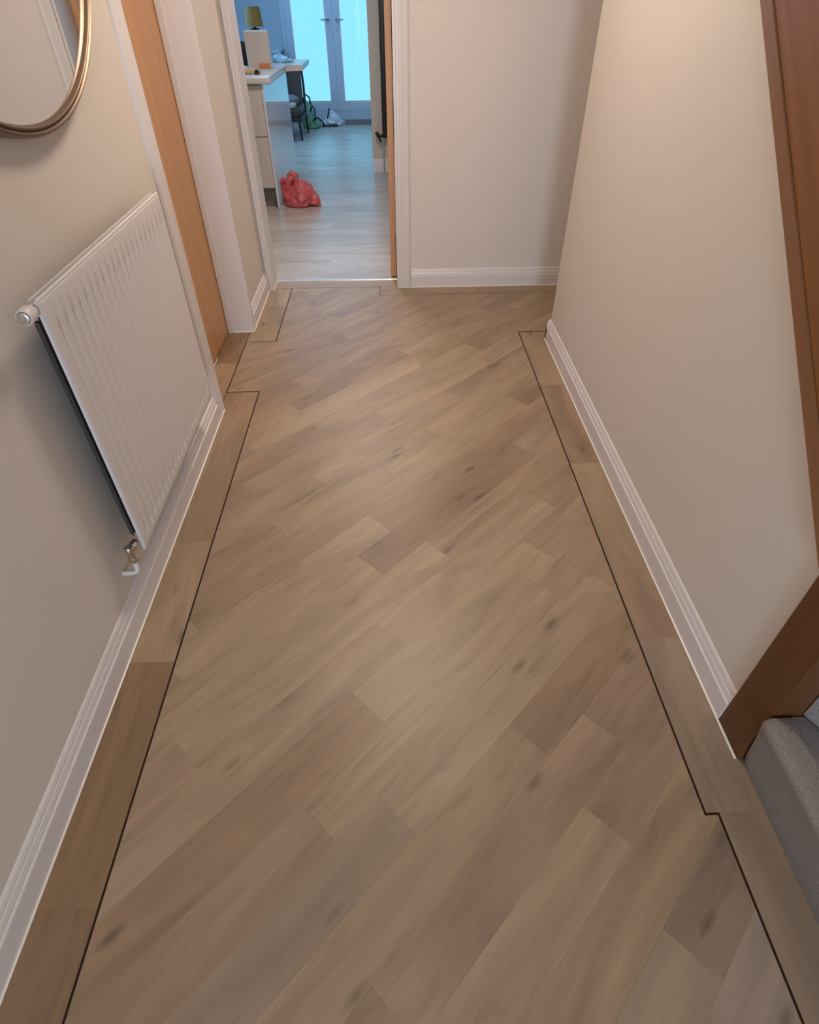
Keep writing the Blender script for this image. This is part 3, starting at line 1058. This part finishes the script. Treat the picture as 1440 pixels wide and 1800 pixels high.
def ramp(pts):
    def f(u):
        for (a, va), (b_, vb_) in zip(pts, pts[1:]):
            if u <= b_:
                t = max(0, min(1, (u - a) / (b_ - a)))
                t = t * t * (3 - 2 * t)
                return va + (vb_ - va) * t
        return pts[-1][1]
    return f


crumpled('snack_wrapper', M['tan'], -1.06, 5.72, WZ, 0.062, 0.05, lambda u: 0.030, 3, 0.016, 'crumpled tan paper wrapper at the front of the worktop', 'wrapper', freq=25)
jr = thing('spice_jar', 'little dark-lidded jar lying before the cream carton', 'jar', (-0.985, 5.70, WZ))
b = MB()
b.lathe([(0.015, 0), (0.017, 0.002), (0.017, 0.035), (0.012, 0.042)], (-1.005, 5.655, WZ + 0.0175), (0.15, 0.98, 0), 20)
b.build('jar_body', M['tan'], jr, smooth=True)
b = MB()
b.lathe([(0.0155, -0.013), (0.0165, -0.012), (0.0165, 0.0), (0.0155, 0.001)], (-1.005, 5.655, WZ + 0.0175), (0.15, 0.98, 0), 20)
b.build('jar_lid', M['leather'], jr, smooth=True)
crumpled('paper_napkin', M['card_side'], -1.185, 5.98, WZ, 0.045, 0.04, lambda u: 0.030, 5, 0.012, 'crumpled white napkin on the worktop by the black appliance', 'napkin', freq=25, sub=3)
crumpled('plastic_film_wrap', M['blueplastic'], -0.945, 6.70, WZ, 0.085, 0.10, ramp([(-1, 0.05), (-0.3, 0.055), (0.3, 0.03), (1, 0.015)]), 8, 0.022, 'crumpled pale blue plastic wrap on the breakfast bar', 'plastic wrap', freq=18)

# sideboard at the far wall
sb = thing('low_sideboard', 'pale low cabinet against the far wall left of the double doors', 'cabinet', (-1.85, 9.6, 0))
b = MB()
b.box(-2.40, -1.375, 9.42, 9.815, 0.0, 0.78)
b.build('body', M['side_cab'], sb)
b = MB()
b.box(-2.42, -1.355, 9.40, 9.818, 0.78, 0.81, 0.004)
b.build('top_board', M['upvc'], sb)

# ------------------------------------------------------------------ chair behind the peninsula and things round it
ch = thing('low_chair', 'dark low chair with brown leather back beyond the peninsula', 'chair', (-1.3, 8.65, 0))
for lx, ly in ((-1.075, 8.42), (-1.055, 8.98), (-1.50, 8.42), (-1.50, 8.98)):
    b = MB()
    b.tube([(lx + 0.012, ly, 0.0), (lx, ly, 0.20)], [0.011, 0.017], 10)
    b.build('leg', M['dark_wood'], ch, smooth=True)
b = MB()
b.box(-1.53, -1.04, 8.40, 9.00, 0.195, 0.235, 0.005)
b.build('seat_frame', M['dark_wood'], ch)
b = MB()
b.box(-1.52, -1.05, 8.41, 8.93, 0.236, 0.33, 0.02)
b.build('seat', M['leather'], ch, smooth=True)
b = MB()
b.extrude([(8.86, 0.24), (8.94, 0.24), (8.97, 0.70), (8.91, 0.70)], (-1.52, 0, 0), (0, 1, 0), (0, 0, 1), (0.455, 0, 0))
b.build('backrest', M['leather'], ch)
b = MB()
b.tube([(-1.052, 8.96, 0.235), (-1.045, 8.965, 0.50), (-1.055, 8.97, 0.70)], 0.014, 10)
b.build('back_post', M['dark_wood'], ch, smooth=True)

cu = crumpled('folded_blanket', M['greycloth'], -1.22, 8.70, 0.331, 0.13, 0.11, lambda u: 0.10, 12, 0.012, 'grey folded blanket lying on the dark low chair', 'blanket', freq=8)
crumpled('beige_cushion', M['beigecloth'], -1.145, 8.47, 0.331, 0.05, 0.05, lambda u: 0.05, 13, 0.006, 'small beige cushion on the front of the dark low chair', 'cushion', sub=3)
crumpled('red_scarf', M['redcloth'], -1.185, 8.36, 0.0, 0.035, 0.035, lambda u: 0.19, 14, 0.01, 'dark red scarf heaped by the near leg of the low chair', 'scarf', sub=3)

gb = thing('green_shopping_bag', 'crumpled green shopping bag with dark handles beside the low chair', 'bag', (-1.02, 9.35, 0))
crumpled('bag_body', M['green'], -1.03, 9.33, 0.0, 0.11, 0.13, ramp([(-1, 0.20), (-0.5, 0.31), (0.0, 0.27), (0.35, 0.12), (1, 0.07)]), 21, 0.035, parent=gb, freq=11)
b = MB()
b.tube([(-1.115, 9.27, 0.24), (-1.10, 9.25, 0.33), (-1.06, 9.25, 0.372), (-1.02, 9.25, 0.345), (-1.01, 9.26, 0.26)], 0.010, 8)
b.build('bag_handle', M['black'], gb, smooth=True)
b = MB()
b.tube([(-1.02, 9.20, 0.20), (-0.985, 9.18, 0.26), (-0.955, 9.18, 0.22), (-0.965, 9.19, 0.12), (-1.0, 9.2, 0.09)], 0.011, 8)
b.build('bag_handle', M['black'], gb, smooth=True)
b = MB()
b.tube([(-0.98, 9.22, 0.10), (-0.93, 9.20, 0.13), (-0.87, 9.20, 0.08), (-0.85, 9.22, 0.02)], 0.010, 8)
b.build('bag_handle', M['black'], gb, smooth=True)

wb = thing('white_plastic_bag', 'white plastic bag crumpled on the floor by the glazed doors', 'bag', (-0.76, 9.52, 0))
crumpled('bag_body', M['paleplastic'], -0.755, 9.50, 0.0, 0.135, 0.10, ramp([(-1, 0.05), (-0.2, 0.16), (0.4, 0.13), (1, 0.05)]), 31, 0.03, parent=wb, freq=12)
b = MB()
b.tube([(-0.83, 9.43, 0.07), (-0.80, 9.42, 0.15), (-0.785, 9.43, 0.20)], 0.009, 8)
b.build('bag_strap', M['black'], wb, smooth=True)
b = MB()
b.tube([(-0.90, 9.38, 0.012), (-0.80, 9.37, 0.012), (-0.68, 9.385, 0.012)], 0.010, 8)
b.build('bag_strap', M['black'], wb, smooth=True)

# ------------------------------------------------------------------ red carrier bag on the kitchen floor
rb = thing('red_carrier_bag', 'red plastic carrier bag slumped against the end of the peninsula', 'bag', (-0.76, 5.56, 0))
crumpled('bag_body', M['redbag'], -0.758, 5.56, 0.0, 0.158, 0.105, ramp([(-1, 0.185), (-0.75, 0.19), (-0.4, 0.195), (0.05, 0.182), (0.42, 0.150), (0.72, 0.095), (1, 0.05)]), 41, 0.032, parent=rb, sub=5, freq=8)


def loop(name, pts, wd, th, mtl, parent, seed):
    """flattened film handle along a path"""
    pts = [Vector(p) for p in pts]
    bm = bmesh.new()
    rings = []
    for i, p in enumerate(pts):
        t = (pts[min(i + 1, len(pts) - 1)] - pts[max(i - 1, 0)]).normalized()
        a = Vector((0, 1, 0))
        a = (a - t * a.dot(t)).normalized()
        c = t.cross(a)
        k = 10
        ws = wd * (1 + 0.35 * noise.noise(p * 30 + Vector((seed, 0, 0))))
        rings.append([bm.verts.new(p + a * math.cos(2 * math.pi * j / k) * ws + c * math.sin(2 * math.pi * j / k) * th * (1 + 0.5 * noise.noise(p * 50 + Vector((j, seed, 0))))) for j in range(k)])
    for A, B in zip(rings, rings[1:]):
        for j in range(len(A)):
            bm.faces.new((A[j], A[(j + 1) % len(A)], B[(j + 1) % len(A)], B[j]))
    bm.faces.new(list(reversed(rings[0])))
    bm.faces.new(rings[-1])
    b = MB()
    b.bm.free()
    b.bm = bm
    return b.build(name, mtl, parent, smooth=True)


loop('bag_handle', [(-0.850, 5.53, 0.12), (-0.850, 5.525, 0.19), (-0.838, 5.515, 0.235), (-0.815, 5.51, 0.255), (-0.793, 5.515, 0.243), (-0.792, 5.52, 0.20), (-0.800, 5.53, 0.13)], 0.036, 0.026, M['redbag'], rb, 1)
loop('bag_handle', [(-0.905, 5.55, 0.11), (-0.912, 5.54, 0.165), (-0.912, 5.53, 0.195), (-0.895, 5.53, 0.208), (-0.876, 5.54, 0.185), (-0.87, 5.55, 0.12)], 0.030, 0.020, M['redbag'], rb, 2)
loop('bag_knot', [(-0.885, 5.525, 0.13), (-0.852, 5.505, 0.185), (-0.822, 5.505, 0.228), (-0.80, 5.512, 0.225)], 0.028, 0.028, M['redbag'], rb, 3)

# ------------------------------------------------------------------ tall black radiator on the kitchen nib wall
vr = thing('vertical_radiator', 'tall black vertical radiator on the beige wall end behind the open door', 'radiator', (0.15, 6.70, 0.30))
for i in range(5):
    x = -0.061 + i * 0.064
    b = MB()
    b.box(x, x + 0.056, 6.685, 6.715, 0.300, 2.05, 0.008)
    b.build('column', M['black'], vr, smooth=True)
for z in (0.36, 1.99):
    b = MB()
    b.box(-0.050, 0.245, 6.7155, 6.740, z - 0.018, z + 0.018)
    b.build('header', M['black'], vr)
for x in (0.0, 0.19):
    b = MB()
    b.box(x - 0.01, x + 0.01, 6.7155, 6.774, 1.6, 1.64)
    b.build('wall_bracket', M['black'], vr)
b = MB()
b.lathe([(0.012, 0), (0.014, 0.004), (0.014, 0.03), (0.010, 0.034)], (-0.056, 6.70, 0.318), (-1, 0, 0), 16)
v_ = b.build('radiator_valve', M['black'], vr, smooth=True)
b = MB()
b.lathe([(0.009, -0.05), (0.011, -0.02), (0.014, 0.0), (0.016, 0.012), (0.016, 0.038), (0.012, 0.044)], (-0.100, 6.70, 0.312), (-0.5, 0, 0.86), 16)
b.build('valve_head', M['black'], v_, smooth=True)
b = MB()
b.tube([(-0.055, 6.705, 0.31), (-0.053, 6.705, 0.20), (-0.053, 6.705, 0.0)], 0.007, 10)
b.build('supply_pipe', M['plug'], vr, smooth=True)
